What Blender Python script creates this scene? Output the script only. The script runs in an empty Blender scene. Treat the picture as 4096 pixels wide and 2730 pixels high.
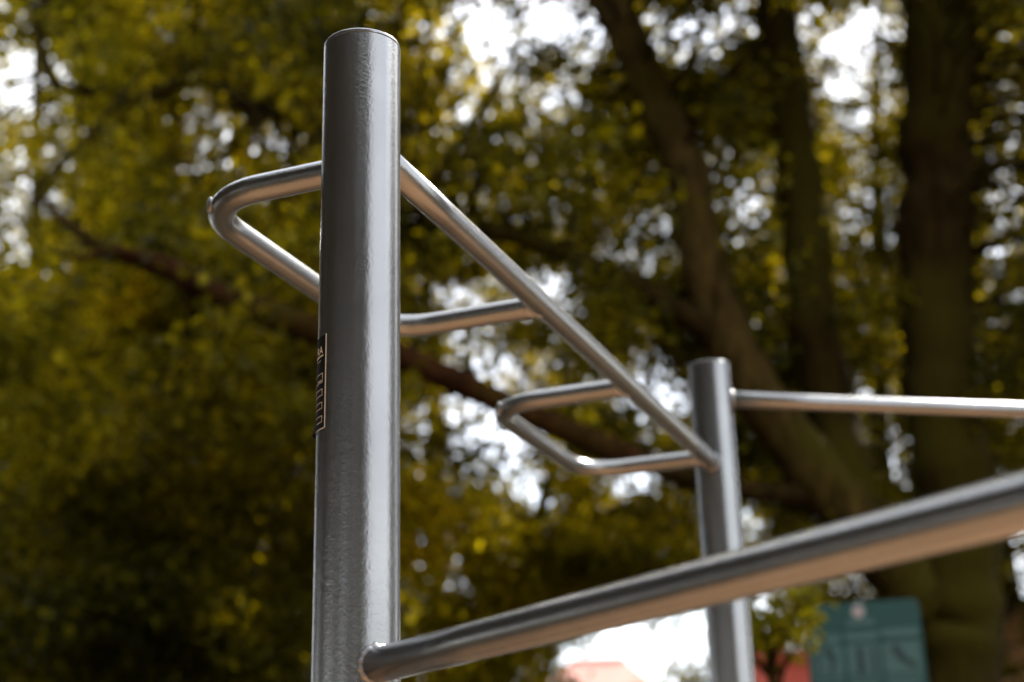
import bpy, bmesh, math, random
import numpy as np
from mathutils import Vector, Matrix

R_ = math.radians
scene = bpy.context.scene
C = scene.collection
random.seed(7)
RNG = np.random.default_rng(11)

# ------------------------------------------------------------------ camera
CAM_Z = 1.30
F_PX, IMG_W, IMG_H = 5863.57, 4096, 2730
PITCH, ROLL = R_(19.9244), R_(-1.5709)
cd = bpy.data.cameras.new('camera')
cam = bpy.data.objects.new('camera', cd)
C.objects.link(cam)
cd.sensor_width = 36.0
cd.lens = F_PX / IMG_W * 36.0
cd.clip_start, cd.clip_end = 0.05, 2000
cam.matrix_world = Matrix.Translation((0, 0, CAM_Z)) @ Matrix.Rotation(math.pi/2 + PITCH, 4, 'X') @ Matrix.Rotation(ROLL, 4, 'Z')
cd.dof.use_dof = True
cd.dof.focus_distance = 1.86
cd.dof.aperture_fstop = 2.8
cd.dof.aperture_blades = 0
scene.camera = cam

# ------------------------------------------------------------------ sky, sun, exposure
SUN_AZ, SUN_EL = 46.0, 48.0            # clockwise from +Y, degrees
world = bpy.data.worlds.new('World'); scene.world = world; world.use_nodes = True
wn = world.node_tree.nodes; wl = world.node_tree.links
sky = wn.new('ShaderNodeTexSky'); sky.sky_type = 'NISHITA'; sky.sun_disc = False
sky.sun_elevation = R_(SUN_EL); sky.sun_rotation = R_(SUN_AZ)
sky.air_density = 1.0; sky.dust_density = 1.5; sky.ozone_density = 0.8
wn['Background'].inputs['Strength'].default_value = 0.15
# thin bright cloud veil over the whole sky
wtc, wno, wra, wmx = (wn.new(t) for t in ('ShaderNodeTexCoord', 'ShaderNodeTexNoise', 'ShaderNodeValToRGB', 'ShaderNodeMixRGB'))
wno.inputs['Scale'].default_value = 2.2; wno.inputs['Detail'].default_value = 5
wl.new(wtc.outputs['Generated'], wno.inputs['Vector']); wl.new(wno.outputs['Fac'], wra.inputs[0])
wra.color_ramp.elements[0].position = .35; wra.color_ramp.elements[0].color = (.55, .55, .55, 1)
wra.color_ramp.elements[1].position = .65; wra.color_ramp.elements[1].color = (.92, .92, .92, 1)
wl.new(wra.outputs[0], wmx.inputs[0]); wl.new(sky.outputs[0], wmx.inputs[1]); wmx.inputs[2].default_value = (6.2, 6.25, 6.3, 1)
wl.new(wmx.outputs[0], wn['Background'].inputs['Color'])
sd = bpy.data.lights.new('sun', 'SUN'); sd.energy = 4.6; sd.angle = R_(0.6); sd.color = (1.0, 0.93, 0.84)
sun = bpy.data.objects.new('sun', sd); C.objects.link(sun)
sv = Vector((math.sin(R_(SUN_AZ))*math.cos(R_(SUN_EL)), math.cos(R_(SUN_AZ))*math.cos(R_(SUN_EL)), math.sin(R_(SUN_EL))))
sun.rotation_euler = sv.to_track_quat('Z', 'Y').to_euler()
sun.location = sv * 30
scene.view_settings.view_transform = 'Standard'
scene.view_settings.look = 'None'
scene.view_settings.gamma = 1.0
scene.view_settings.exposure = 1.85
scene.view_settings.use_curve_mapping = False
scene.render.engine = 'CYCLES'
cy = scene.cycles
cy.use_denoising = True
try: cy.denoiser = 'OPENIMAGEDENOISE'
except Exception: pass
cy.use_adaptive_sampling = True; cy.adaptive_threshold = 0.01
cy.max_bounces = 7; cy.diffuse_bounces = 3; cy.glossy_bounces = 3; cy.transmission_bounces = 5
cy.sample_clamp_indirect = 8.0
cy.caustics_reflective = False; cy.caustics_refractive = False

# ------------------------------------------------------------------ helpers
def ray(px, py):
    X, Y = px - IMG_W/2, py - IMG_H/2
    cr, sr = math.cos(ROLL), math.sin(ROLL)
    a, b = X*cr + Y*sr, -X*sr + Y*cr
    c, s = math.cos(PITCH), math.sin(PITCH)
    return np.array([a/F_PX, c + b/F_PX*s, s - b/F_PX*c])
def at(px, py, y):
    """world point y metres ahead that the photograph shows at that spot"""
    d = ray(px, py); d = d / d[1] * y
    return np.array([d[0], d[1], d[2] + CAM_Z])
def project(P):
    x, y, z = P[:, 0], P[:, 1], P[:, 2] - CAM_Z
    c, s = math.cos(PITCH), math.sin(PITCH)
    d = y*c + z*s; u = -y*s + z*c
    d = np.where(d < .1, .1, d)
    X, Y = F_PX*x/d, -F_PX*u/d
    cr, sr = math.cos(ROLL), math.sin(ROLL)
    return IMG_W/2 + X*cr - Y*sr, IMG_H/2 + X*sr + Y*cr

def mesh_obj(name, verts, faces, mat, parent=None, smooth=True):
    me = bpy.data.meshes.new(name)
    me.from_pydata([tuple(v) for v in verts], [], [tuple(f) for f in faces])
    me.update()
    if smooth:
        me.polygons.foreach_set('use_smooth', [True]*len(me.polygons))
        if name in ('post', 'lid'): me.set_sharp_from_angle(angle=R_(50))
    for m in (mat if isinstance(mat, (list, tuple)) else [mat]): me.materials.append(m)
    o = bpy.data.objects.new(name, me); C.objects.link(o)
    if parent is not None: put(o, parent)
    return o
def put(o, parent):
    o.parent = parent
    bpy.context.view_layer.update()
    o.matrix_parent_inverse = parent.matrix_world.inverted()
def empty(name, loc, label, cat, group=None):
    o = bpy.data.objects.new(name, None); o.location = loc; o.empty_display_size = .2
    C.objects.link(o); tag(o, label, cat, group); return o
def tag(o, label=None, cat=None, group=None, kind=None):
    if label: o['label'] = label
    if cat: o['category'] = cat
    if group: o['group'] = group
    if kind: o['kind'] = kind
    return o

def tube_geo(path, radii, n=24, cap=True):
    path = [np.array(p, float) for p in path]
    if np.isscalar(radii): radii = [radii]*len(path)
    T = []
    for i in range(len(path)):
        a, b = path[max(i-1, 0)], path[min(i+1, len(path)-1)]
        t = b - a; T.append(t/np.linalg.norm(t))
    ref = np.array([0, 0, 1.]) if abs(T[0][2]) < .9 else np.array([1., 0, 0])
    u = np.cross(T[0], ref); u /= np.linalg.norm(u)
    V, Fc = [], []
    for i, (p, t, r) in enumerate(zip(path, T, radii)):
        u = u - t*(u@t); u /= np.linalg.norm(u); w = np.cross(t, u)
        for k in range(n):
            a = 2*math.pi*k/n
            V.append(p + r*(math.cos(a)*u + math.sin(a)*w))
    m = len(path)
    for i in range(m-1):
        for k in range(n):
            k2 = (k+1) % n
            Fc.append((i*n+k, i*n+k2, (i+1)*n+k2, (i+1)*n+k))
    if cap:
        Fc.append(tuple(reversed(range(n)))); Fc.append(tuple((m-1)*n+k for k in range(n)))
    return V, Fc
def join_geo(parts):
    V, Fc = [], []
    for v, f in parts:
        o = len(V); V += list(v); Fc += [tuple(i+o for i in q) for q in f]
    return V, Fc
def smooth_path(pts, radii, sub=6):
    """Catmull-Rom through the points"""
    pts = [np.array(p, float) for p in pts]; P = [2*pts[0]-pts[1]] + pts + [2*pts[-1]-pts[-2]]
    out, rr = [], []
    for i in range(len(pts)-1):
        a, b, c, d = P[i:i+4]
        for k in range(sub):
            t = k/sub
            out.append(.5*((2*b)+(c-a)*t+(2*a-5*b+4*c-d)*t*t+(3*b-a-3*c+d)*t**3))
            rr.append(radii[i]*(1-t)+radii[i+1]*t)
    out.append(pts[-1]); rr.append(radii[-1])
    return out, rr
def box_geo(c, s, rot=0.0):
    c = np.array(c); hx, hy, hz = s[0]/2, s[1]/2, s[2]/2
    V = []
    for z in (-hz, hz):
        for x, y in ((-hx, -hy), (hx, -hy), (hx, hy), (-hx, hy)):
            V.append(c + np.array([x*math.cos(rot)-y*math.sin(rot), x*math.sin(rot)+y*math.cos(rot), z]))
    return V, [(3, 2, 1, 0), (4, 5, 6, 7), (0, 1, 5, 4), (1, 2, 6, 5), (2, 3, 7, 6), (3, 0, 4, 7)]

# ------------------------------------------------------------------ materials
def new_mat(name):
    m = bpy.data.materials.new(name); m.use_nodes = True
    nt = m.node_tree; return m, nt, nt.nodes['Principled BSDF']
def nodes(nt, *types): return [nt.nodes.new(t) for t in types]
def ramp(nt, fac, stops):
    r = nt.nodes.new('ShaderNodeValToRGB')
    el = r.color_ramp.elements
    while len(el) < len(stops): el.new(.5)
    for e, (p, c) in zip(el, stops): e.position = p; e.color = (*c, 1)
    nt.links.new(fac, r.inputs[0]); return r.outputs[0]
def noise(nt, scale, detail=4, rough=.55, vec=None):
    t = nt.nodes.new('ShaderNodeTexNoise'); t.inputs['Scale'].default_value = scale
    t.inputs['Detail'].default_value = detail; t.inputs['Roughness'].default_value = rough
    if vec is not None: nt.links.new(vec, t.inputs['Vector'])
    return t.outputs['Fac']
def coords(nt, scale=(1, 1, 1), kind='Object'):
    tc, mp = nodes(nt, 'ShaderNodeTexCoord', 'ShaderNodeMapping')
    mp.inputs['Scale'].default_value = scale
    nt.links.new(tc.outputs[kind], mp.inputs['Vector']); return mp.outputs[0]
def bump(nt, p, h, strength, dist):
    b = nt.nodes.new('ShaderNodeBump'); b.inputs['Strength'].default_value = strength
    b.inputs['Distance'].default_value = dist
    nt.links.new(h, b.inputs['Height']); nt.links.new(b.outputs[0], p.inputs['Normal'])

def grey_paint():
    m, nt, p = new_mat('grey_metallic_paint')
    co = coords(nt)
    big = noise(nt, 9, 3, .5, co)
    nt.links.new(ramp(nt, big, [(.3, (.172, .178, .182)), (.7, (.204, .211, .216))]), p.inputs['Base Color'])
    p.inputs['Metallic'].default_value = .87
    rr = nt.nodes.new('ShaderNodeMapRange')
    nt.links.new(noise(nt, 26, 5, .6, co), rr.inputs[0])
    rr.inputs[3].default_value = .20; rr.inputs[4].default_value = .28
    nt.links.new(rr.outputs[0], p.inputs['Roughness'])
    p.inputs['Coat Weight'].default_value = .5; p.inputs['Coat Roughness'].default_value = .18
    mx = nt.nodes.new('ShaderNodeMath'); mx.operation = 'MULTIPLY_ADD'
    fine, speck = noise(nt, 330, 3, .55, co), noise(nt, 120, 2, .5, co)
    nt.links.new(speck, mx.inputs[0]); mx.inputs[1].default_value = .7; nt.links.new(fine, mx.inputs[2])
    bump(nt, p, mx.outputs[0], .36, .0012)
    return m
def plain(name, col, rough=.6, metal=0.0, var=.12, scale=6, bmp=0, bscale=40, bdist=.004):
    m, nt, p = new_mat(name)
    co = coords(nt)
    f = noise(nt, scale, 5, .6, co)
    nt.links.new(ramp(nt, f, [(.3, tuple(c*(1-var) for c in col)), (.7, tuple(min(1, c*(1+var)) for c in col))]), p.inputs['Base Color'])
    p.inputs['Roughness'].default_value = rough; p.inputs['Metallic'].default_value = metal
    if name == 'sticker_black_film': p.inputs['Specular IOR Level'].default_value = .08
    if bmp: bump(nt, p, noise(nt, bscale, 4, .6, co), bmp, bdist)
    return m
def bark(name, c1, c2, c3):
    m, nt, p = new_mat(name)
    co = coords(nt, (7, 7, 1.6))
    f = noise(nt, 2.2, 7, .65, co)
    big = noise(nt, .9, 3, .5, coords(nt))
    a = ramp(nt, f, [(.32, c1), (.5, c2), (.68, c3)])
    moss = nt.nodes.new('ShaderNodeMixRGB'); nt.links.new(ramp(nt, big, [(.42, (0, 0, 0)), (.62, (.8, .8, .8))]), moss.inputs[0])
    nt.links.new(a, moss.inputs[1]); moss.inputs[2].default_value = (.038, .032, .003, 1)
    nt.links.new(moss.outputs[0], p.inputs['Base Color'])
    p.inputs['Roughness'].default_value = .95; p.inputs['Specular IOR Level'].default_value = .05
    bump(nt, p, f, .9, .03)
    return m
def leaf(name, dark, mid, light, trans=.48):
    m, nt, p = new_mat(name)
    g = nt.nodes.new('ShaderNodeNewGeometry')
    c0 = ramp(nt, g.outputs['Random Per Island'], [(0, dark), (.55, mid), (1, light)])
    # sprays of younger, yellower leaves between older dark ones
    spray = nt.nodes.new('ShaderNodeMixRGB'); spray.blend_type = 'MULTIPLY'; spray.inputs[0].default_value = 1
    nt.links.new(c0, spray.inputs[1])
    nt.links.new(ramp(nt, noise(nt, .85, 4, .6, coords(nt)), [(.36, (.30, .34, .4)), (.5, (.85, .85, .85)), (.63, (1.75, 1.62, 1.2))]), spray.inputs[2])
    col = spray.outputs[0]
    nt.links.new(col, p.inputs['Base Color'])
    p.inputs['Roughness'].default_value = .5
    p.inputs['Specular IOR Level'].default_value = .12
    tr, mix = nodes(nt, 'ShaderNodeBsdfTranslucent', 'ShaderNodeMixShader')
    br = nt.nodes.new('ShaderNodeMixRGB'); br.blend_type = 'MULTIPLY'; br.inputs[0].default_value = 1
    nt.links.new(col, br.inputs[1]); br.inputs[2].default_value = (2.3, 2.0, .6, 1)
    nt.links.new(br.outputs[0], tr.inputs[0])
    mix.inputs[0].default_value = trans
    nt.links.new(p.outputs[0], mix.inputs[1]); nt.links.new(tr.outputs[0], mix.inputs[2])
    nt.links.new(mix.outputs[0], nt.nodes['Material Output'].inputs['Surface'])
    return m

M = {}
M['paint'] = grey_paint()
M['bead'] = plain('weld_bead_paint', (.24, .245, .25), .34, .7, .1, 60, .6, 500, .001)
M['black'] = plain('sticker_black_film', (.006, .006, .006), .6, 0, .1, 60)
M['cream'] = plain('sticker_cream_print', (.72, .64, .52), .45, 0, .05, 60)
M['edge'] = plain('sticker_paper_edge', (.86, .81, .74), .5, 0, .04, 60)
M['bark'] = bark('dark_brown_bark', (.007, .004, .001), (.021, .0125, .003), (.042, .026, .006))
M['bark_lit'] = bark('lit_brown_bark', (.014, .008, .002), (.042, .027, .007), (.085, .055, .015))  # lighter copy of the dark bark: light painted onto the leaning stem
M['bark_red'] = bark('reddish_brown_bark', (.012, .005, .002), (.035, .014, .005), (.065, .028, .010))
M['bark_pale'] = bark('pale_grey_bark', (.03, .027, .022), (.07, .062, .05), (.12, .11, .09))
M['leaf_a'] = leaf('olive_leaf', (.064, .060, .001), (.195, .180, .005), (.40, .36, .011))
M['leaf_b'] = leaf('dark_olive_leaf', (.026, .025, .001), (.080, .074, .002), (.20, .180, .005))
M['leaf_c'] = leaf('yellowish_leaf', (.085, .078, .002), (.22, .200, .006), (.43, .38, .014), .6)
M['leaf_d'] = leaf('darkened_leaf', (.008, .009, .002), (.020, .021, .005), (.040, .040, .010), .2)  # for unseen trees; darkened to keep their reflection in the metal dark
M['teal'] = plain('teal_sign_enamel', (.002, .042, .039), .5, 0, .06, 3)
M['teal_light'] = plain('pale_teal_sign_print', (.034, .088, .083), .6, 0, .08, 5)
M['teal_dark'] = plain('dark_teal_sign_print', (.003, .024, .024), .6, 0, .08, 5)
M['white_print'] = plain('white_sign_print', (.24, .26, .255), .5, 0, .05, 5)
M['pink_print'] = plain('pink_sign_print', (.50, .22, .22), .5, 0, .05, 5)
M['galv'] = plain('galvanised_steel', (.35, .36, .36), .5, .6, .15, 9)
M['roof_a'] = plain('terracotta_roof', (.40, .195, .155), .8, 0, .1, .7)
M['roof_b'] = plain('bright_red_roof', (.60, .10, .065), .6, 0, .08, .7)
M['roof_c'] = plain('dark_roof', (.09, .06, .045), .8, 0, .1, .7)
M['wall_a'] = plain('cream_render', (.62, .54, .42), .9, 0, .06, .8)
M['wall_c'] = plain('tan_render', (.78, .48, .26), .9, 0, .14, .9)
M['glass'] = plain('dark_window_glass', (.03, .04, .05), .08, 0, .1, 1)
M['frame'] = plain('white_window_frame', (.75, .75, .73), .5, 0, .04, 3)
def ground_mat():
    m, nt, p = new_mat('sandy_brown_earth')
    co = coords(nt)
    a, b = noise(nt, .5, 6, .6, co), noise(nt, 30, 6, .7, co)
    mx = nt.nodes.new('ShaderNodeMixRGB'); mx.inputs[0].default_value = .45
    nt.links.new(a, mx.inputs[1]); nt.links.new(b, mx.inputs[2])
    sand = ramp(nt, mx.outputs[0], [(.3, (.23, .122, .058)), (.5, (.33, .182, .090)), (.72, (.41, .245, .130))])
    soil = ramp(nt, mx.outputs[0], [(.3, (.022, .017, .009)), (.5, (.045, .036, .016)), (.72, (.075, .065, .024))])
    # worn sandy area round the frame, leaf-littered soil under the trees
    ln, ad = nodes(nt, 'ShaderNodeVectorMath', 'ShaderNodeMath'); ln.operation = 'DISTANCE'; ad.operation = 'MULTIPLY_ADD'
    nt.links.new(co, ln.inputs[0]); ln.inputs[1].default_value = (1.4, 1.2, 0)
    nt.links.new(a, ad.inputs[0]); ad.inputs[1].default_value = 3.0; nt.links.new(ln.outputs['Value'], ad.inputs[2])
    mr = nt.nodes.new('ShaderNodeMapRange'); nt.links.new(ad.outputs[0], mr.inputs[0])
    mr.inputs[1].default_value = 5.6; mr.inputs[2].default_value = 6.8
    m2 = nt.nodes.new('ShaderNodeMixRGB'); nt.links.new(mr.outputs[0], m2.inputs[0]); nt.links.new(sand, m2.inputs[1]); nt.links.new(soil, m2.inputs[2])
    nt.links.new(m2.outputs[0], p.inputs['Base Color'])
    p.inputs['Roughness'].default_value = .95
    bump(nt, p, b, .7, .02)
    return m
M['ground'] = ground_mat()

# ------------------------------------------------------------------ ground
V, Fc = [], []
N = 61
xs = np.sign(np.linspace(-1, 1, N))*np.abs(np.linspace(-1, 1, N))**2.2*400
for j in range(N):
    for i in range(N):
        r = math.hypot(xs[i], xs[j])
        V.append((xs[i], xs[j], 0 if r < 5 else .05*math.sin(xs[i]*.7)*math.cos(xs[j]*.55)*min(1, (r-5)/8)))
for j in range(N-1):
    for i in range(N-1):
        Fc.append((j*N+i, j*N+i+1, (j+1)*N+i+1, (j+1)*N+i))
tag(mesh_obj('ground', V, Fc, M['ground']), kind='structure')

# ------------------------------------------------------------------ houses far behind
def gable_house(name, label, ctr, w, d, wall_h, roof_h, rz, wall, roof, hip=0.0, over=.35):
    root = empty(name, (ctr[0], ctr[1], 0), label, 'house'); root.rotation_euler.z = rz
    bpy.context.view_layer.update()
    def tr(v): return np.array(root.matrix_world @ Vector(tuple(map(float, v))))
    def add(nm, geo, mat, par=root):
        return mesh_obj(nm, [tr(v) for v in geo[0]], geo[1], mat, par, False)
    # walls with gable triangles along x ridge
    a, b = w/2, d/2
    gv = [(-a, -b, 0), (a, -b, 0), (a, b, 0), (-a, b, 0), (-a, -b, wall_h), (a, -b, wall_h), (a, b, wall_h), (-a, b, wall_h)]
    gf = [(0, 1, 5, 4), (1, 2, 6, 5), (2, 3, 7, 6), (3, 0, 4, 7), (4, 5, 6, 7)]
    if not hip:
        gv += [(-a, 0, wall_h+roof_h), (a, 0, wall_h+roof_h)]; gf[-1] = (4, 7, 8); gf.append((5, 9, 6))
    add('wall', (gv, gf), wall)
    A, B, t = a+over, b+over, .14
    z0 = wall_h - over*roof_h/b
    rv, rf = [], []
    for dz in (0.02, t):
        rv += [(-A, -B, z0+dz), (A, -B, z0+dz), (A, B, z0+dz), (-A, B, z0+dz), (-A+hip, 0, wall_h+roof_h+dz), (A-hip, 0, wall_h+roof_h+dz)]
    for o, flip in ((0, True), (6, False)):
        q = [(0, 1, 5, 4), (2, 3, 4, 5), (1, 2, 5), (3, 0, 4)] if hip else [(0, 1, 5, 4), (2, 3, 4, 5)]
        for f in q: rf.append(tuple(i+o for i in (reversed(f) if flip else f)))
    ring = [0, 1, 2, 3] if hip else [0, 1, 5, 2, 3, 4]
    for i in range(len(ring)):
        p, q = ring[i], ring[(i+1) % len(ring)]; rf.append((p, q, q+6, p+6))
    ro = add('roof', (rv, rf), roof)
    add('ridge_cap', join_geo([tube_geo([(-A+hip, 0, wall_h+roof_h+t), (A-hip, 0, wall_h+roof_h+t)], .11, 8)]), roof, ro)
    for x in (-w*.28, w*.28):
        for z in ([1.5] if wall_h < 4 else [1.5, 4.3]):
            wo = add('window', box_geo((x, -b-.01, z), (1.1, .06, 1.3)), M['frame'])
            add('pane', box_geo((x, -b-.05, z), (.92, .03, 1.12)), M['glass'], wo)
    add('door', box_geo((0, -b-.02, 1.02), (.95, .07, 2.02)), M['roof_c'])
    return root
p = at(2410, 2598, 55)
gable_house('house', 'far house with terracotta hipped roof in the sky gap under the thick bar', (p[0], p[1]+4), 8.0, 7.0, p[2]-3.2, 3.2, R_(-3), M['wall_a'], M['roof_a'], hip=3.25)
p = at(3330, 2640, 18)
gable_house('kiosk', 'small kiosk with bright red roof between rear post and teal sign', (p[0], p[1]+1), 1.7, 1.9, p[2]-.8, .8, R_(3), M['wall_a'], M['roof_b'], over=.15)
p = at(4020, 2590, 24)
gable_house('house', 'tan gabled house at the right edge behind the big trunk', (p[0]+3.3, p[1]+3.2), 6.5, 7.0, p[2]-.1, 2.4, R_(82), M['wall_c'], M['roof_c'])

# ------------------------------------------------------------------ trees
GAPS = [  # openings between the crowns (spot in the photograph, half sizes)
 (1990, 170, 250, 190), (2270, 110, 130, 150), (2200, 380, 150, 110), (1850, 430, 80, 90), (2080, 30, 300, 90),
 (2790, 195, 150, 60), (2640, 90, 90, 70), (2930, 90, 90, 90),
 (3280, 180, 85, 120), (3390, 320, 110, 170), (3420, 480, 80, 90), (3490, 130, 90, 120),
 (3480, 800, 55, 140), (3460, 620, 70, 60), (4000, 720, 90, 160), (4020, 1000, 90, 110), (4040, 310, 60, 90), (4060, 120, 50, 60),
 (2650, 930, 70, 90), (2980, 840, 90, 70), (3510, 1780, 70, 190), (3500, 1590, 70, 60),
 (130, 480, 60, 120), (190, 810, 90, 120), (80, 980, 70, 120), (10, 300, 50, 70), (160, 370, 40, 60),
 (820, 560, 70, 170), (1195, 580, 50, 60), (1030, 820, 45, 45),
 (2060, 1770, 110, 110), (1830, 1620, 90, 70), (1735, 1200, 80, 80), (2680, 1600, 80, 80), (2530, 1900, 130, 45),
 (2180, 1120, 60, 50), (2150, 1980, 80, 60), (2450, 2590, 200, 130), (2630, 2560, 60, 70), (2330, 2660, 120, 90), (4070, 2420, 80, 260), (3010, 2430, 60, 60), (2950, 2110, 60, 50),
]
THIN = [  # airy parts of the canopy
 (900, 600, 380, 260), (2050, 620, 420, 380), (2000, 1300, 380, 260), (1850, 1720, 300, 240), (2560, 1960, 200, 90), (160, 720, 260, 520),
 (2920, 760, 220, 260), (3470, 900, 120, 420), (4030, 800, 110, 620), (1650, 120, 260, 160), (2800, 150, 330, 170), (3420, 300, 230, 330),
 (3510, 1750, 110, 330), (700, 130, 120, 120), (2520, 1000, 200, 160), (2620, 1620, 160, 160), (1750, 2250, 170, 200),
 (2950, 2120, 110, 80), (2400, 1480, 160, 120), (1150, 1000, 160, 160), (2550, 2560, 330, 170), (4060, 2350, 100, 330)]
def openness(P, pad):
    """0 in dense parts, 1 thin, 2 rim of an opening, 3 middle of an opening"""
    x, y = project(P)
    d = np.linalg.norm(P - np.array([0, 0, CAM_Z]), axis=1)
    pp = pad/d*F_PX
    lev = np.zeros(len(P), int)
    for gx, gy, a, b in THIN:
        lev = np.where(((x-gx)/a)**2 + ((y-gy)/b)**2 < 1, np.maximum(lev, 1), lev)
    for gx, gy, a, b in GAPS:
        m = ((x-gx)/(a+pp))**2 + ((y-gy)/(b+pp))**2
        lev = np.maximum(lev, np.where(m < .30, 3, np.where(m < 1.15, 2, 0)))
    return np.where(P[:, 1] > 3, lev, 0)

def leaves_mesh(name, centres, radii, counts, size, mat, parent, up=.5):
    tot = int(sum(counts))
    idx = np.repeat(np.arange(len(centres)), counts)
    d = RNG.normal(size=(tot, 3)); d /= np.linalg.norm(d, axis=1)[:, None]
    rr = RNG.random(tot)**.42
    P = centres[idx] + d*(rr*radii[idx])[:, None]*np.array([1.15, 1.15, .8])
    ax = RNG.normal(size=(tot, 3)) + d*.8 + np.array([0, 0, -.45]); ax /= np.linalg.norm(ax, axis=1)[:, None]
    nn = RNG.normal(size=(tot, 3)) + np.array([0, 0, up*2.2]); nn -= ax*np.sum(nn*ax, 1)[:, None]
    nn /= np.linalg.norm(nn, axis=1)[:, None]
    sd_ = np.cross(ax, nn)
    L = size*(.5 + 1.0*RNG.random(tot)**1.3)[:, None]; W = L*.33
    fold = nn*W*.35
    V = np.empty((tot, 4, 3))
    V[:, 0] = P; V[:, 1] = P + ax*L*.45 + sd_*W + fold; V[:, 2] = P + ax*L; V[:, 3] = P + ax*L*.45 - sd_*W + fold
    me = bpy.data.meshes.new(name)
    me.vertices.add(tot*4); me.vertices.foreach_set('co', V.reshape(-1))
    me.loops.add(tot*6); base = np.arange(tot)[:, None]*4
    me.loops.foreach_set('vertex_index', (base + np.array([0, 1, 2, 0, 2, 3])).reshape(-1).astype(np.int32))
    me.polygons.add(tot*2)
    me.polygons.foreach_set('loop_start', (np.arange(tot*2)*3).astype(np.int32))
    me.polygons.foreach_set('loop_total', np.full(tot*2, 3, np.int32))
    me.update(calc_edges=True); me.validate()
    me.materials.append(mat)
    o = bpy.data.objects.new(name, me); C.objects.link(o); put(o, parent)
    return o

def limb_geo(pts, radii, n=14, rough=.06):
    P, rr = smooth_path(pts, radii, 7)
    rr = [r*(1 + rough*math.sin(i*1.7+r*40) + rough*.8*random.uniform(-1, 1)) for i, r in enumerate(rr)]
    P = [p + np.array([random.uniform(-1, 1), random.uniform(-1, 1), random.uniform(-.4, .4)])*r*.10 for p, r in zip(P, rr)]
    return tube_geo(P, rr, n)

def crown(parent, vols, leafmat, size, per_clump, clump_r, nclump, trunk_pts=None, twigmat=None, up=.5, gap=True, name='crown', thin=None, clear=None):
    """vols: ellipsoids (centre, radii); twig clumps spread through them, thin twigs back towards the limbs"""
    cs, rs = [], []
    vol = np.array([r[0]*r[1]*r[2] for c, r in vols]); share = vol/vol.sum()
    for (c, r), s in zip(vols, share):
        n = int(nclump*s)
        d = RNG.normal(size=(n, 3)); d /= np.linalg.norm(d, axis=1)[:, None]
        q = np.array(c) + d*(RNG.random(n)**.40)[:, None]*np.array(r)
        cs.append(q)
    cs = np.concatenate(cs)
    rad = clump_r*(.6 + .8*RNG.random(len(cs)))
    keep = cs[:, 2] > 1.2
    mult = np.ones(len(cs))
    if gap:
        lev = openness(cs, clump_r*.45); u_ = RNG.random(len(cs))
        keep &= u_ < np.array(thin or [1, .46, .40, .15])[lev]
        mult = np.array([1, .7, .55, .4])[lev]
        rad = rad*np.array([1, .9, .7, .6])[lev]
    for pl, wd in (clear or []):              # bare stems: no twigs hang in front of them
        q = np.array(smooth_path(pl, [0]*len(pl), 5)[0])
        for a_ in q: keep &= ~((np.hypot(cs[:, 0]*a_[1]/cs[:, 1]-a_[0], (cs[:, 2]-CAM_Z)*a_[1]/cs[:, 1]-(a_[2]-CAM_Z)) < wd) & (cs[:, 1] < a_[1]+.3))
    cs, rad, mult = cs[keep], rad[keep], mult[keep]
    counts = np.maximum(6, (mult*per_clump*(.55+.9*RNG.random(len(cs)))).astype(int))
    o = leaves_mesh(name, cs, rad, counts, size, leafmat, parent, up)
    if trunk_pts is not None:
        tp = np.array(trunk_pts); geo = []
        for c_, r_ in zip(cs[::2], rad[::2]):
            dd = np.linalg.norm(tp - (c_ - np.array([0, 0, .25])), axis=1); j = dd.argmin()
            if dd[j] > 3.2: continue
            mid = (tp[j] + c_)/2 + RNG.normal(size=3)*.12*dd[j] + np.array([0, 0, .06*dd[j]])
            P, rr = smooth_path([tp[j], mid, c_], [min(.035, .012+.008*dd[j]), .011, .004], 3)
            geo.append(tube_geo(P, rr, 4, False))
        if geo: mesh_obj('twigs', *join_geo(geo), twigmat, parent)
    return o
def top_crown(parent, vols, leafmat, n, clear=None):
    '''the upper, denser part of a crown: larger leaf sprays'''
    return crown(parent, vols, leafmat, .22, 46, .75, n, None, None, gap=True, name='upper_crown', clear=clear)
def tree(label, base, limbs, mat, group='trees around the exercise frame', name='tree'):
    """limbs: list of (part name, points, radii, material or None)"""
    root = empty(name, (float(base[0]), float(base[1]), 0), label, 'tree', group)
    pts = []
    for nm, P, r, mm in limbs:
        mesh_obj(nm, *limb_geo(P, r), mm or mat, root)
        S, _ = smooth_path(P, r, 5); pts += S
    return root, pts

# the big tree on the right: forked trunk, leaning stem, middle stem, low limbs
Y1, Y3 = 11.0, 14.0
wavy = [at(310, -150, Y3), at(160, 60, Y3-1), at(215, 325, Y3-1.6), at(400, 365, Y3-1.7), at(600, 385, Y3-1.8), at(790, 315, Y3-1.9), at(1000, 420, Y3-2), at(1280, 490, Y3-2.1), at(1500, 540, Y3-2.2)]
pale = [at(300, 1500, Y3), at(345, 950, Y3), at(370, 800, Y3)]
b0 = at(3860, 2730, Y1); g0 = np.array([b0[0]+.06, b0[1], -.1])
trunk = [g0, np.array([b0[0]+.03, b0[1], .9]), b0, at(3850, 2350, Y1), at(3800, 1800, Y1), at(3745, 1200, Y1), at(3745, 600, Y1), at(3750, 0, Y1), at(3760, -700, Y1), at(3740, -1500, Y1)]
lean = [at(3830, 2520, Y1), at(3640, 2330, Y1), at(3400, 2060, Y1-.1), at(3130, 1720, Y1-.2), at(2930, 1400, Y1-.2), at(2800, 1000, Y1-.2), at(2740, 680, Y1-.2), at(2590, 330, Y1-.2), at(2440, 0, Y1-.2), at(2300, -400, Y1-.1), at(2200, -900, Y1)]
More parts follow.
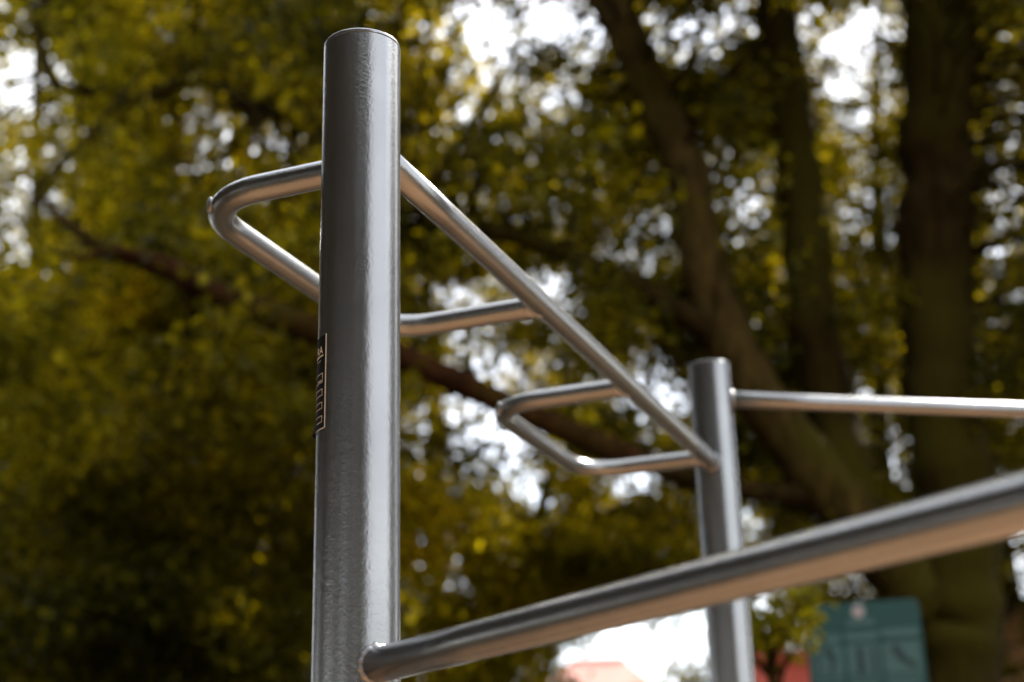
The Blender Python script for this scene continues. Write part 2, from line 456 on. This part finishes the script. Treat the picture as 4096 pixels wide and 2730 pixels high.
midst = [at(3560, 2260, Y1), at(3380, 1850, Y1+.3), at(3260, 1350, Y1+.4), at(3205, 800, Y1+.5), at(3150, 350, Y1+.5), at(3100, 0, Y1+.5), at(3060, -600, Y1+.5), at(3000, -1200, Y1+.5)]
lowb = [at(3340, 1985, Y1-.12), at(2960, 1960, Y1-.3), at(2520, 1832, Y1-.52)]  # trunk end of the low limb, given darker bark to paint its shade
low = [at(2560, 1850, Y1-.5), at(2000, 1605, Y1-.8), at(1600, 1430, Y1-1), at(1270, 1325, Y1-1.2), at(950, 1215, Y1-1.3), at(650, 1070, Y1-1.3), at(400, 985, Y1-1.3), at(230, 860, Y1-1.2), at(150, 760, Y1-1.1)]
fork = [at(620, 1060, Y1-1.3), at(480, 1010, Y1-1.45), at(330, 1030, Y1-1.5), at(180, 1000, Y1-1.5)]
limbB = [at(2930, 1390, Y1-.2), at(2600, 1180, Y1-.5), at(2200, 990, Y1-.8), at(1800, 880, Y1-1), at(1560, 800, Y1-1.2)]
t1, p1 = tree('massive dark forked tree with leaning stems behind the teal sign', g0,
  [('trunk', trunk, [.40, .33, .30, .30, .30, .30, .29, .28, .24, .18], None),
   ('stem', lean, [.22, .24, .22, .205, .20, .185, .175, .17, .17, .14, .1], M['bark_lit']),
   ('stem', midst, [.17, .19, .20, .20, .18, .16, .13, .1], None),
   ('limb', lowb, [.085, .08, .085], None), ('limb', low, [.095, .10, .10, .105, .10, .08, .055, .035, .012], M['bark_red']), ('limb', fork, [.05, .04, .028, .012], M['bark_red']),
   ('limb', limbB, [.10, .085, .075, .06, .04], None)], M['bark'])
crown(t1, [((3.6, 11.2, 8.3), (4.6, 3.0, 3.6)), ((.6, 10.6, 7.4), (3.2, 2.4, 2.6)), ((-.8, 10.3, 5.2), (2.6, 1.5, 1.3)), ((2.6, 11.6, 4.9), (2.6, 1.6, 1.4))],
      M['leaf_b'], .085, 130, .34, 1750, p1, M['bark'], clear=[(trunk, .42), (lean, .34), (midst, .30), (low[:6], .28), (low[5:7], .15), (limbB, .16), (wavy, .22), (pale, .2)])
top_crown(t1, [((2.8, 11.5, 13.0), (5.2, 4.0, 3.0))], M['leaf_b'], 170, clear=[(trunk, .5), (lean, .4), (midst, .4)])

# left tree with the pale stem and the dark sagging branch
b3 = at(262, 2730, Y3); g3 = np.array([b3[0], b3[1], -.1])
t3, p3 = tree('slim pale-stemmed tree at the left with a dark wavy branch', g3,
  [('trunk', [g3, b3, at(275, 2000, Y3), at(300, 1500, Y3), at(345, 950, Y3), at(375, 650, Y3), at(330, 200, Y3), at(300, -300, Y3), at(330, -900, Y3)], [.13, .10, .09, .085, .085, .08, .075, .07, .05], M['bark_pale']),
   ('branch', wavy, [.06, .06, .062, .06, .06, .058, .055, .05, .03], M['bark'])], M['bark'])
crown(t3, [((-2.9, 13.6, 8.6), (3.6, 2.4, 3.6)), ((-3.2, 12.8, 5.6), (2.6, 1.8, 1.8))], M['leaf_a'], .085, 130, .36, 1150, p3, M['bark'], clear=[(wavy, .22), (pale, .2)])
crown(t3, [((-3.3, 12.4, 3.4), (2.3, 1.3, 1.2))], M['leaf_b'], .085, 130, .36, 190, None, None, name='lower_crown')  # darker leaf colour paints the shade low in this crown
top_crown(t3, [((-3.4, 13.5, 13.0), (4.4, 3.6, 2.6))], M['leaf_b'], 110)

# trees further back
def back_tree(label, px, y, lean_px, r, vols, mat, nclump, size=.10, per=120, cr=.42, branches=(), barkm='bark'):
    b = at(px, 2730, y); g = np.array([b[0], b[1], -.1])
    tp = [g, b, at(px+lean_px*.4, 2300, y), at(px+lean_px, 1700, y), at(px+lean_px*1.2, 900, y), at(px+lean_px*1.3, 100, y)]
    L = [('trunk', tp, [r*1.25, r, r*.92, r*.8, r*.6, r*.3], None)]
    for bp, rr in branches: L.append(('branch', [at(*q) for q in bp], rr, None))
    t, p = tree(label, g, L, M[barkm])
    crown(t, vols, mat, size, per, cr, int(nclump*1.5), p, M[barkm])
    c = vols[1][0]; top_crown(t, [((c[0], c[1], c[2]+3.6), (4.2, 3.2, 2.4))], M['leaf_b'], 90)
    return t
back_tree('dark leafy tree low in the left corner', 830, 17.5, 20, .14, [((-3.6, 17.3, 4.6), (3.6, 1.8, 2.6)), ((-4.2, 17.5, 8.2), (3.6, 2.2, 2.6))], M['leaf_b'], 640)
b = at(2010, 2730, 15.0); g = np.array([b[0], b[1], -.1])
t5, p5 = tree('small forked tree between the two posts', g,
  [('trunk', [g, b, at(2030, 2450, 15), at(2070, 2270, 15), at(2130, 2140, 15), at(2200, 1900, 15)], [.17, .14, .13, .12, .09, .04], None),
   ('branch', [at(2040, 2380, 15), at(1960, 2220, 15), at(1850, 2080, 15), at(1700, 2010, 15)], [.06, .05, .035, .02], None),
   ('branch', [at(2110, 2180, 15), at(2300, 2100, 15), at(2480, 2030, 15), at(2640, 1960, 15)], [.05, .035, .028, .015], None)], M['bark'])
crown(t5, [((.3, 15, 4.8), (2.3, 1.4, 1.2)), ((.0, 15, 3.6), (1.6, 1.1, .9)), (at(2740, 2620, 15), (.32, .3, .5))], M['leaf_c'], .09, 105, .36, 320, p5, M['bark'])
back_tree('yellowish tree behind the front post', 980, 20.5, -30, .17, [((-1.2, 20.5, 6.2), (3.2, 1.8, 3.4)), ((-.5, 20.5, 10.5), (4.0, 2.2, 3.0))], M['leaf_c'], 560, branches=[])
back_tree('tall far tree behind the leaning stem', 3560, 22, -40, .2, [((3.8, 22, 7.6), (3.6, 1.8, 4.0)), ((3.0, 22, 12.5), (4.2, 2.2, 3.0))], M['leaf_b'], 620)
back_tree('far tree behind the thick right-hand trunk', 3950, 19, -40, .18, [((6.6, 19, 6.4), (3.2, 1.8, 3.8)), ((6.2, 19, 11.0), (3.6, 2.2, 3.0))], M['leaf_b'], 560)
back_tree('far dark tree at the left edge', 120, 21, 20, .18, [((-7.2, 21, 6.2), (3.2, 1.8, 4.0)), ((-6.2, 21, 11.0), (3.6, 2.2, 3.2))], M['leaf_b'], 620)

# tall dense trees closing the view behind
for px, y, r, lab in ((600, 28, 5.0, 'tall dense tree far behind on the left'), (1750, 30, 5.0, 'tall dense tree far behind the front post'), (2900, 29, 4.6, 'tall dense tree far behind the rear post'), (3900, 27, 4.8, 'tall dense tree far behind on the right'), (-700, 27, 4.8, 'tall dense tree far behind beyond the left edge')):
    c = at(px, 1365, y); x = c[0]
    t, pp = tree(lab, (x, y), [('trunk', [(x, y, -.1), (x+.1, y, 3), (x-.1, y, 7), (x, y, 13)], [.35, .28, .24, .12], None)], M['bark'])
    crown(t, [((x, y, 6.5), (r, 2.6, 4.6)), ((x, y, 13.5), (r*1.05, 2.8, 4.4))], M['leaf_b'], .12, 120, .60, 520, None, None, thin=[.9, .22, .16, .06])
# young tree hanging over the corner of the sign
b = at(3080, 2730, 6.6); g = np.array([b[0], b[1], -.05])
ty, py_ = tree('young light-leaved tree beside the teal sign', g,
  [('trunk', [g, np.array([g[0]+.02, g[1], 1.0]), at(3090, 2720, 6.6), at(3110, 2560, 6.6), at(3140, 2420, 6.6)], [.035, .03, .024, .018, .008], None)], M['bark'])
crown(ty, [(at(3075, 2510, 6.6), (.15, .22, .15)), (at(3190, 2395, 6.6), (.10, .14, .05))], M['leaf_c'], .045, 20, .09, 34, py_, M['bark'], gap=False)

# unseen trees mirrored in the paint; the last is added to shade the right
for k, (x, y, h, rad, lab) in enumerate([(-7.5, 2.0, 11.5, 3.6, 'broad tree standing left of the camera'), (-7.2, -3.6, 13, 4.4, 'broad tree standing behind the camera on the left'),
                                        (-3.0, -9.0, 13, 4.7, 'broad tree standing straight behind the camera'), (3.3, -9.6, 12, 3.0, 'broad tree standing behind the camera on the right'), (11.5, 7.2, 10.5, 3.3, 'broad tree standing right of the frame'), (-8.5, 8.5, 12, 3.4, 'broad tree standing left of the frame'), (12.6, 20.0, 16, 4.6, 'unseen tree added beyond the right edge to shade the crowns')]):
    t, p = tree(lab, (x, y), [('trunk', [(x, y, -.1), (x+.1, y, 1.5), (x, y+.1, 3), (x-.1, y, 5), (x, y, h*.8)], [.32, .26, .24, .2, .08], None)], M['bark'])
    crown(t, [((x, y, h*.45), (rad, rad, h*.36)), ((x, y, h*.75), (rad*.9, rad*.9, h*.25))], M['leaf_d'], .26, 70, .8, 380, None, None, gap=False)

# ------------------------------------------------------------------ teal information sign
zt = at(3212, 2425, 7.55)
d2 = ray(3672, 2392); k = (zt[2]-CAM_Z)/d2[2]; tr_ = np.array([d2[0]*k, d2[1]*k, zt[2]])
sx = tr_ - zt; SW = np.linalg.norm(sx); sx /= SW
sn = np.cross(sx, np.array([0, 0, 1.])); sn /= np.linalg.norm(sn)     # towards the camera
if sn[1] > 0: sn = -sn
SH = 1.05
def sp(u, v, w=0.0):    # metres from top left corner, right / down / proud
    return zt + sx*u + np.array([0, 0, -v]) + sn*w
sign = empty('information_sign', (float((zt+tr_)[0]/2), float((zt+tr_)[1]/2), 0), 'teal exercise information sign with pale printed panels beside the big trunk', 'sign')
def plate(name, u0, v0, u1, v1, w0, w1, mat, rc=.0, par=sign, n=5):
    pts = []
    for cx, cyv, a0 in ((u1-rc, v0+rc, -90), (u1-rc, v1-rc, 0), (u0+rc, v1-rc, 90), (u0+rc, v0+rc, 180)):
        if rc == 0: pts.append((cx, cyv)); continue
        for i in range(n+1):
            a = R_(a0 + 90*i/n); pts.append((cx+rc*math.cos(a), cyv+rc*math.sin(a)))
    m = len(pts)
    V = [sp(u, v, w0) for u, v in pts] + [sp(u, v, w1) for u, v in pts]
    Fc = [tuple(range(m)), tuple(reversed(range(m, 2*m)))] + [(i, i+m, (i+1) % m+m, (i+1) % m) for i in range(m)]
    o = mesh_obj(name, V, Fc, mat, par, False); return o
board = plate('board', 0, 0, SW, SH, -.02, 0, M['teal'], .035)
def disc(name, u, v, r, mat, w=.006, par=board): return plate(name, u-r, v-r, u+r, v+r, .0005, w, mat, r*.999, par, 6)
S = SW/468.0    # photo pixels to metres on the board
logo = disc('emblem', 222*S, 40*S, 27*S, M['white_print'])
disc('emblem_centre', 222*S, 40*S, 9*S, M['pink_print'], .009)
plate('title_strip', 170*S, 72*S, 284*S, 98*S, .0005, .005, M['teal_light'], .006, board)
for i, (u0, u1, v) in enumerate(((18, 142, 128), (160, 290, 124), (306, 452, 118))):
    plate('heading_strip', (u0+16)*S, v*S, u1*S, (v+34)*S, .0005, .004, M['teal_light'], .004, board)
    disc('heading_dot', (u0+12)*S, (v+16)*S, 17*S, M['teal_light'], .0065)
for row in range(3):
    for i, (u0, u1) in enumerate(((18, 142), (160, 290), (306, 452))):
        v0 = 172 + row*205
        pl = plate('picture_panel', u0*S, v0*S, u1*S, (v0+125)*S, .0005, .004, M['teal_light'], .006, board)
        cu = (u0+u1)/2
        # exercise pictogram: posts and a figure
        seg = []
        if i == 0: seg = [((cu-38, v0+20), (cu-38, v0+115), 12), ((cu-5, v0+10), (cu+28, v0+60), 30), ((cu+28, v0+60), (cu+10, v0+110), 16)]
        elif i == 1: seg = [((cu-12, v0+12), (cu-12, v0+118), 26), ((cu+42, v0+12), (cu+42, v0+118), 14)]
        else: seg = [((cu-30, v0+15), (cu+5, v0+70), 30), ((cu+5, v0+70), (cu+52, v0+100), 22)]
        for (a0, b0_), (a1, b1_), wd in seg:
            dx, dy = a1-a0, b1_-b0_; L = math.hypot(dx, dy); nx, ny = -dy/L*wd/2, dx/L*wd/2
            q = [(a0+nx, b0_+ny), (a1+nx, b1_+ny), (a1-nx, b1_-ny), (a0-nx, b0_-ny)]
            V = [sp(u*S, v*S, .0042) for u, v in q] + [sp(u*S, v*S, .007) for u, v in q]
            mesh_obj('pictogram_stroke', V, [(3, 2, 1, 0), (4, 5, 6, 7), (0, 1, 5, 4), (1, 2, 6, 5), (2, 3, 7, 6), (3, 0, 4, 7)], M['teal_dark'], board, False)
        for j in range(2):
            plate('caption_strip', u0*S, (v0+134+j*24)*S, (u1-(18 if j else 0))*S, (v0+150+j*24)*S, .0005, .004, M['teal_light'], .003, board)
for u in (.07, SW-.07):
    q = sp(u, SH*.5, -.05)
    mesh_obj('leg', *tube_geo([(q[0], q[1], -.05), (q[0], q[1], zt[2]-.08)], .028, 14), M['galv'], sign)

# ------------------------------------------------------------------ the grey exercise frame
PR, TR = .0508, .0198          # post and tube radius
FP, RP = np.array([-.1894, 1.7071]), np.array([.4836, 3.4249])
PHI = math.atan2(RP[0]-FP[0], RP[1]-FP[1])
U = np.array([math.sin(PHI), math.cos(PHI), 0.]); Nn = np.array([-U[1], U[0], 0.])
HB = CAM_Z + .906
frame = empty('exercise_frame', (float((FP+RP)[0]/2), float((FP+RP)[1]/2), 0), 'grey painted steel pull-up frame with bent handles and welded tubes', 'exercise frame')

def post(xy, top, cap_style):
    n = 72; V, Fc = [], []
    zs = [-.05, .3, .8, 1.2, 1.6, 2.0, top-.03, top-.012, top-.0062, top-.0062]
    rs = [PR]*9 + [PR-.004]
    for z, r in zip(zs, rs):
        for k in range(n):
            a = 2*math.pi*k/n; V.append((xy[0]+r*math.cos(a), xy[1]+r*math.sin(a), z))
    for i in range(len(zs)-1):
        for k in range(n): Fc.append((i*n+k, i*n+(k+1) % n, (i+1)*n+(k+1) % n, (i+1)*n+k))
    po = mesh_obj('post', V, Fc, M['paint'], frame)
    # welded lid with an uneven joint
    V, Fc = [], []
    prof = [(PR-.004, -.0060), (PR-.0004, -.0060), (PR+.0000, -.0054), (PR+.0000, -.0020), (PR-.0003, -.0011), (PR-.0009, -.0004), (PR-.0020, -.0001), (.02, .0006), (.001, .0008)]
    for j, (r, z) in enumerate(prof):
        for k in range(n):
            a = 2*math.pi*k/n
            low_ = j in (0, 1, 2)
            jit = (.00022*math.sin(a*7+1)+.00018*math.sin(a*17)+.0002*math.sin(a*31+2)) if low_ else 0
            gap_ = .0010*max(0, math.cos(a-R_(-35)))**.7 if low_ and math.cos(a-R_(-35)) > 0 else (-.0004 if low_ else 0)   # joint gapes on the right
            V.append((xy[0]+r*math.cos(a), xy[1]+r*math.sin(a), top+z+jit*(1 if gap_ > 0 else 0)+gap_))
    m = len(prof)
    for i in range(m-1):
        for k in range(n): Fc.append((i*n+k, i*n+(k+1) % n, (i+1)*n+(k+1) % n, (i+1)*n+k))
    Fc.append(tuple((m-1)*n+k for k in range(n)))
    mesh_obj('lid', V, Fc, M['paint'], po)
    return po
FT, RT = CAM_Z + 1.0415, CAM_Z + 1.1625
post_f = post(FP, FT, 0); post_r = post(RP, RT, 0)
dl = np.array([.57347, -.81923, 0.]); dr = np.array([.97847, .20641, 0.])
HL, HR = CAM_Z + .2220, CAM_Z + 1.0770
SIDE = 1.85
LP = FP + dl[:2]*SIDE; QP = RP + dr[:2]*SIDE
post_l = post(LP, FT, 0); post_q = post(QP, RT, 0)
post_f['label'] = 'sharp front post with a black sticker on its left side'

def weld(axis_pt, axis_dir, hit_pt, hit_dir, r_tube, r_target, parent, b=.0042, n=40, flip=1):
    """bead along the curve where a tube meets another round member"""
    axis_dir = axis_dir/np.linalg.norm(axis_dir); hit_dir = hit_dir/np.linalg.norm(hit_dir)
    e1 = np.cross(axis_dir, [0, 0, 1.]); e1 /= np.linalg.norm(e1); e2 = np.cross(e1, axis_dir)
    loop = []
    for k in range(n):
        a = 2*math.pi*k/n
        o = axis_pt + (r_tube)*(math.cos(a)*e1 + math.sin(a)*e2)
        w = o - hit_pt; w = w - hit_dir*(w@hit_dir); dd = axis_dir - hit_dir*(axis_dir@hit_dir)
        A, B, Cc = dd@dd, 2*w@dd, w@w - (r_target)**2
        disc_ = max(B*B-4*A*Cc, 0); t = (-B - flip*math.sqrt(disc_))/(2*A)
        loop.append(o + axis_dir*t)
    V, Fc, m = [], [], 8
    L = len(loop)
    for k in range(L):
        t = loop[(k+1) % L] - loop[k-1]; t /= np.linalg.norm(t)
        nrm = np.cross(t, axis_dir); nrm /= np.linalg.norm(nrm)+1e-9; bi = np.cross(t, nrm)
        rr = b*(1 + .22*math.sin(k*2.4) + random.uniform(-.18, .18))
        for j in range(m):
            a = 2*math.pi*j/m; V.append(loop[k] + rr*(math.cos(a)*nrm + math.sin(a)*bi))
    for k in range(L):
        for j in range(m): Fc.append((k*m+j, k*m+(j+1) % m, ((k+1) % L)*m+(j+1) % m, ((k+1) % L)*m+j))
    return mesh_obj('weld_bead', V, Fc, M['bead'], parent)

def V3(xy, z): return np.array([xy[0], xy[1], z])
UP = np.array([0, 0, 1.])
# long side bar between the posts
A, B = V3(FP, HB) + U*.03, V3(RP, HB) - U*.03
bar = mesh_obj('side_bar', *tube_geo([A + (B-A)*t for t in np.linspace(0, 1, 9)], TR, 48), M['paint'], frame)
weld(V3(RP, HB) - U*.5, U, V3(RP, 0), UP, TR, PR, bar)
weld(V3(FP, HB) + U*.5, -U, V3(FP, 0), UP, TR, PR, bar)
# thick front bar coming towards the camera, rear bar at the back
for P0, P1, h, d in ((FP, LP, HL, dl), (RP, QP, HR, dr)):
    A, B = V3(P0, h) + d*.03, V3(P1, h) - d*.03
    o = mesh_obj('cross_bar', *tube_geo([A + (B-A)*t for t in np.linspace(0, 1, 9)], TR if h == HL else TR*1.02, 48), M['paint'], frame)
    weld(V3(P0, h) + d*.5, -d, V3(P0, 0), UP, TR, PR, o, b=.0050)
    weld(V3(P1, h) - d*.5, d, V3(P1, 0), UP, TR, PR, o)
# bent handles
def handle(s0, s1, w, rb=.106):
    o = V3(FP, HB)
    a, b, c, d = o + U*s0, o + U*s0 + Nn*w, o + U*s1 + Nn*w, o + U*s1
    path = [a + Nn*.008]
    for t in np.linspace(.15, .95, 5): path.append(a + Nn*(w-rb)*t)
    for i in range(13):
        t = math.pi/2*i/12; path.append(b + U*(rb-rb*math.cos(t)) - Nn*(rb-rb*math.sin(t)))
    for t in np.linspace(.1, .9, 7): path.append(b + U*rb + (c - b - 2*U*rb)*t)
    for i in range(13):
        t = math.pi/2*i/12; path.append(c - U*(rb-rb*math.sin(t)) - Nn*(rb-rb*math.cos(t)))
    for t in np.linspace(.05, .85, 5): path.append(c - Nn*rb - Nn*(w-rb)*t)
    path.append(d + Nn*.008)
    h = mesh_obj('handle', *tube_geo(path, TR*.985, 48), M['paint'], frame)
    for q in (a, d): weld(q + Nn*.3, -Nn, o, U, TR*.985, TR, h, b=.0034)
    # small welded plug on the outside of the first bend
    k = math.sqrt(.5); ctr = b + (U - Nn)*rb
    out = (Nn - U)*k
    q = ctr + out*(rb + TR*.985)
    V, Fc = [], []
    tz = np.cross(out, UP)
    for j in range(7):
        ph = math.pi*j/6
        for i in range(12):
            aa = 2*math.pi*i/12
            V.append(q + out*(.0045*math.cos(ph)) + (tz*math.cos(aa)*.010 + UP*math.sin(aa)*.013)*math.sin(ph))
    for j in range(6):
        for i in range(12): Fc.append((j*12+i, j*12+(i+1) % 12, (j+1)*12+(i+1) % 12, (j+1)*12+i))
    mesh_obj('weld_plug', V, Fc, M['bead'], h)
    return h
S0 = .1626
handle(-.0904+S0, .5015+S0, .3057)
handle(.9922+S0, 1.5866+S0, .3057)

# faint raised joint line round the front post
zr = CAM_Z + .626
V, Fc = [], []
for k in range(96):
    a = 2*math.pi*k/96
    for r, dz in ((PR-.0001, -.0020), (PR+.00003, -.0006), (PR+.00003, .0004), (PR-.0001, .0016)):
        V.append((FP[0]+r*math.cos(a), FP[1]+r*math.sin(a), zr+dz))
for k in range(96):
    for j in range(3): Fc.append((k*4+j, ((k+1) % 96)*4+j, ((k+1) % 96)*4+j+1, k*4+j+1))
mesh_obj('joint_line', V, Fc, M['paint'], post_f)

# black sticker wrapped round the left side of the front post
AV = math.atan2(-FP[1], -FP[0])                 # direction post -> camera
def cyl(s, z, lift):                            # s metres along the surface from the sticker's right edge, to the left
    a = AV - R_(51.5) - s/PR
    r = PR + lift
    return np.array([FP[0]+r*math.cos(a), FP[1]+r*math.sin(a), z])
SZ0, SZ1, SWD = CAM_Z + .5035, CAM_Z + .6215, .062
V, Fc, mi = [], [], []
def patch(s0, s1, z0, z1, lift, mat_i, n=1, curl=0):
    n = max(n, int((s1-s0)/.0025)+1); o = len(V)
    for i in range(n+1):
        s = s0 + (s1-s0)*i/n
        for z in (z0, z1):
            L = lift
            if curl and z == z0: L += .0045*max(0, min(1, (s-.018)/.020))**1.5
            V.append(cyl(s, z, L))
    for i in range(n): Fc.append((o+2*i, o+2*i+1, o+2*i+3, o+2*i+2)); mi.append(mat_i)
NZ = 6
patch(0, SWD, SZ0+.02, SZ1, .00035, 0)
patch(0, SWD, SZ0, SZ0+.02, .00035, 0, curl=1)
patch(-.0011, .0003, SZ0-.0002, SZ1+.0004, .00060, 2)           # pale paper edge
patch(.0003, SWD, SZ0-.0009, SZ0+.0001, .0005, 2)
def outline(s0, s1, z0, z1, t, lift=.0006):
    patch(s0, s1, z1-t, z1, lift, 1); patch(s0, s1, z0, z0+t, lift, 1); patch(s0, s0+t*1.2, z0+t, z1-t, lift, 1)
SHt = SZ1 - SZ0
zf = lambda f: SZ1 - SHt*f
for f0, f1 in ((.41, .51), (.58, .65), (.72, .79), (.865, .935)):
    outline(.0055, SWD-.006, zf(f1), zf(f0), .0007)
patch(.0045, SWD-.008, zf(.225), zf(.212), .0006, 1)             # rule under the lettering
for j in range(5): patch(.008+j*.0022, .0095+j*.0022, zf(.495), zf(.483 - .006*(j % 2)), .0006, 1)   # tiny script in the first box
for j in range(3): patch(.012+j*.004, .0135+j*.004, zf(.275), zf(.262), .0006, 1)
# letters bent round the post
def letters(txt, s_right, z_base, height):
    cu = bpy.data.curves.new('lettering', 'FONT'); cu.body = txt; cu.size = height*1.42; cu.resolution_u = 3
    to = bpy.data.objects.new('lettering', cu); C.objects.link(to)
    bpy.context.view_layer.update()
    me = to.evaluated_get(bpy.context.evaluated_depsgraph_get()).to_mesh()
    bm = bmesh.new(); bm.from_mesh(me)
    bmesh.ops.triangulate(bm, faces=bm.faces[:])
    xs_ = [v.co.x for v in bm.verts]; xm = max(xs_); o = len(V)
    bm.verts.index_update()
    for v in bm.verts: V.append(cyl(s_right + (xm - v.co.x)*.92, z_base + v.co.y, .0007))
    for f in bm.faces: Fc.append(tuple(o+v.index for v in f.verts)); mi.append(1)
    bm.free(); bpy.data.objects.remove(to); bpy.data.curves.remove(cu)
letters('RA', .0062, zf(.195), SHt*.085)
st = mesh_obj('sticker', V, Fc, [M['black'], M['cream'], M['edge']], post_f, False)
st.data.polygons.foreach_set('material_index', mi)
st['label'] = 'black sticker with cream lettering and outlined boxes'
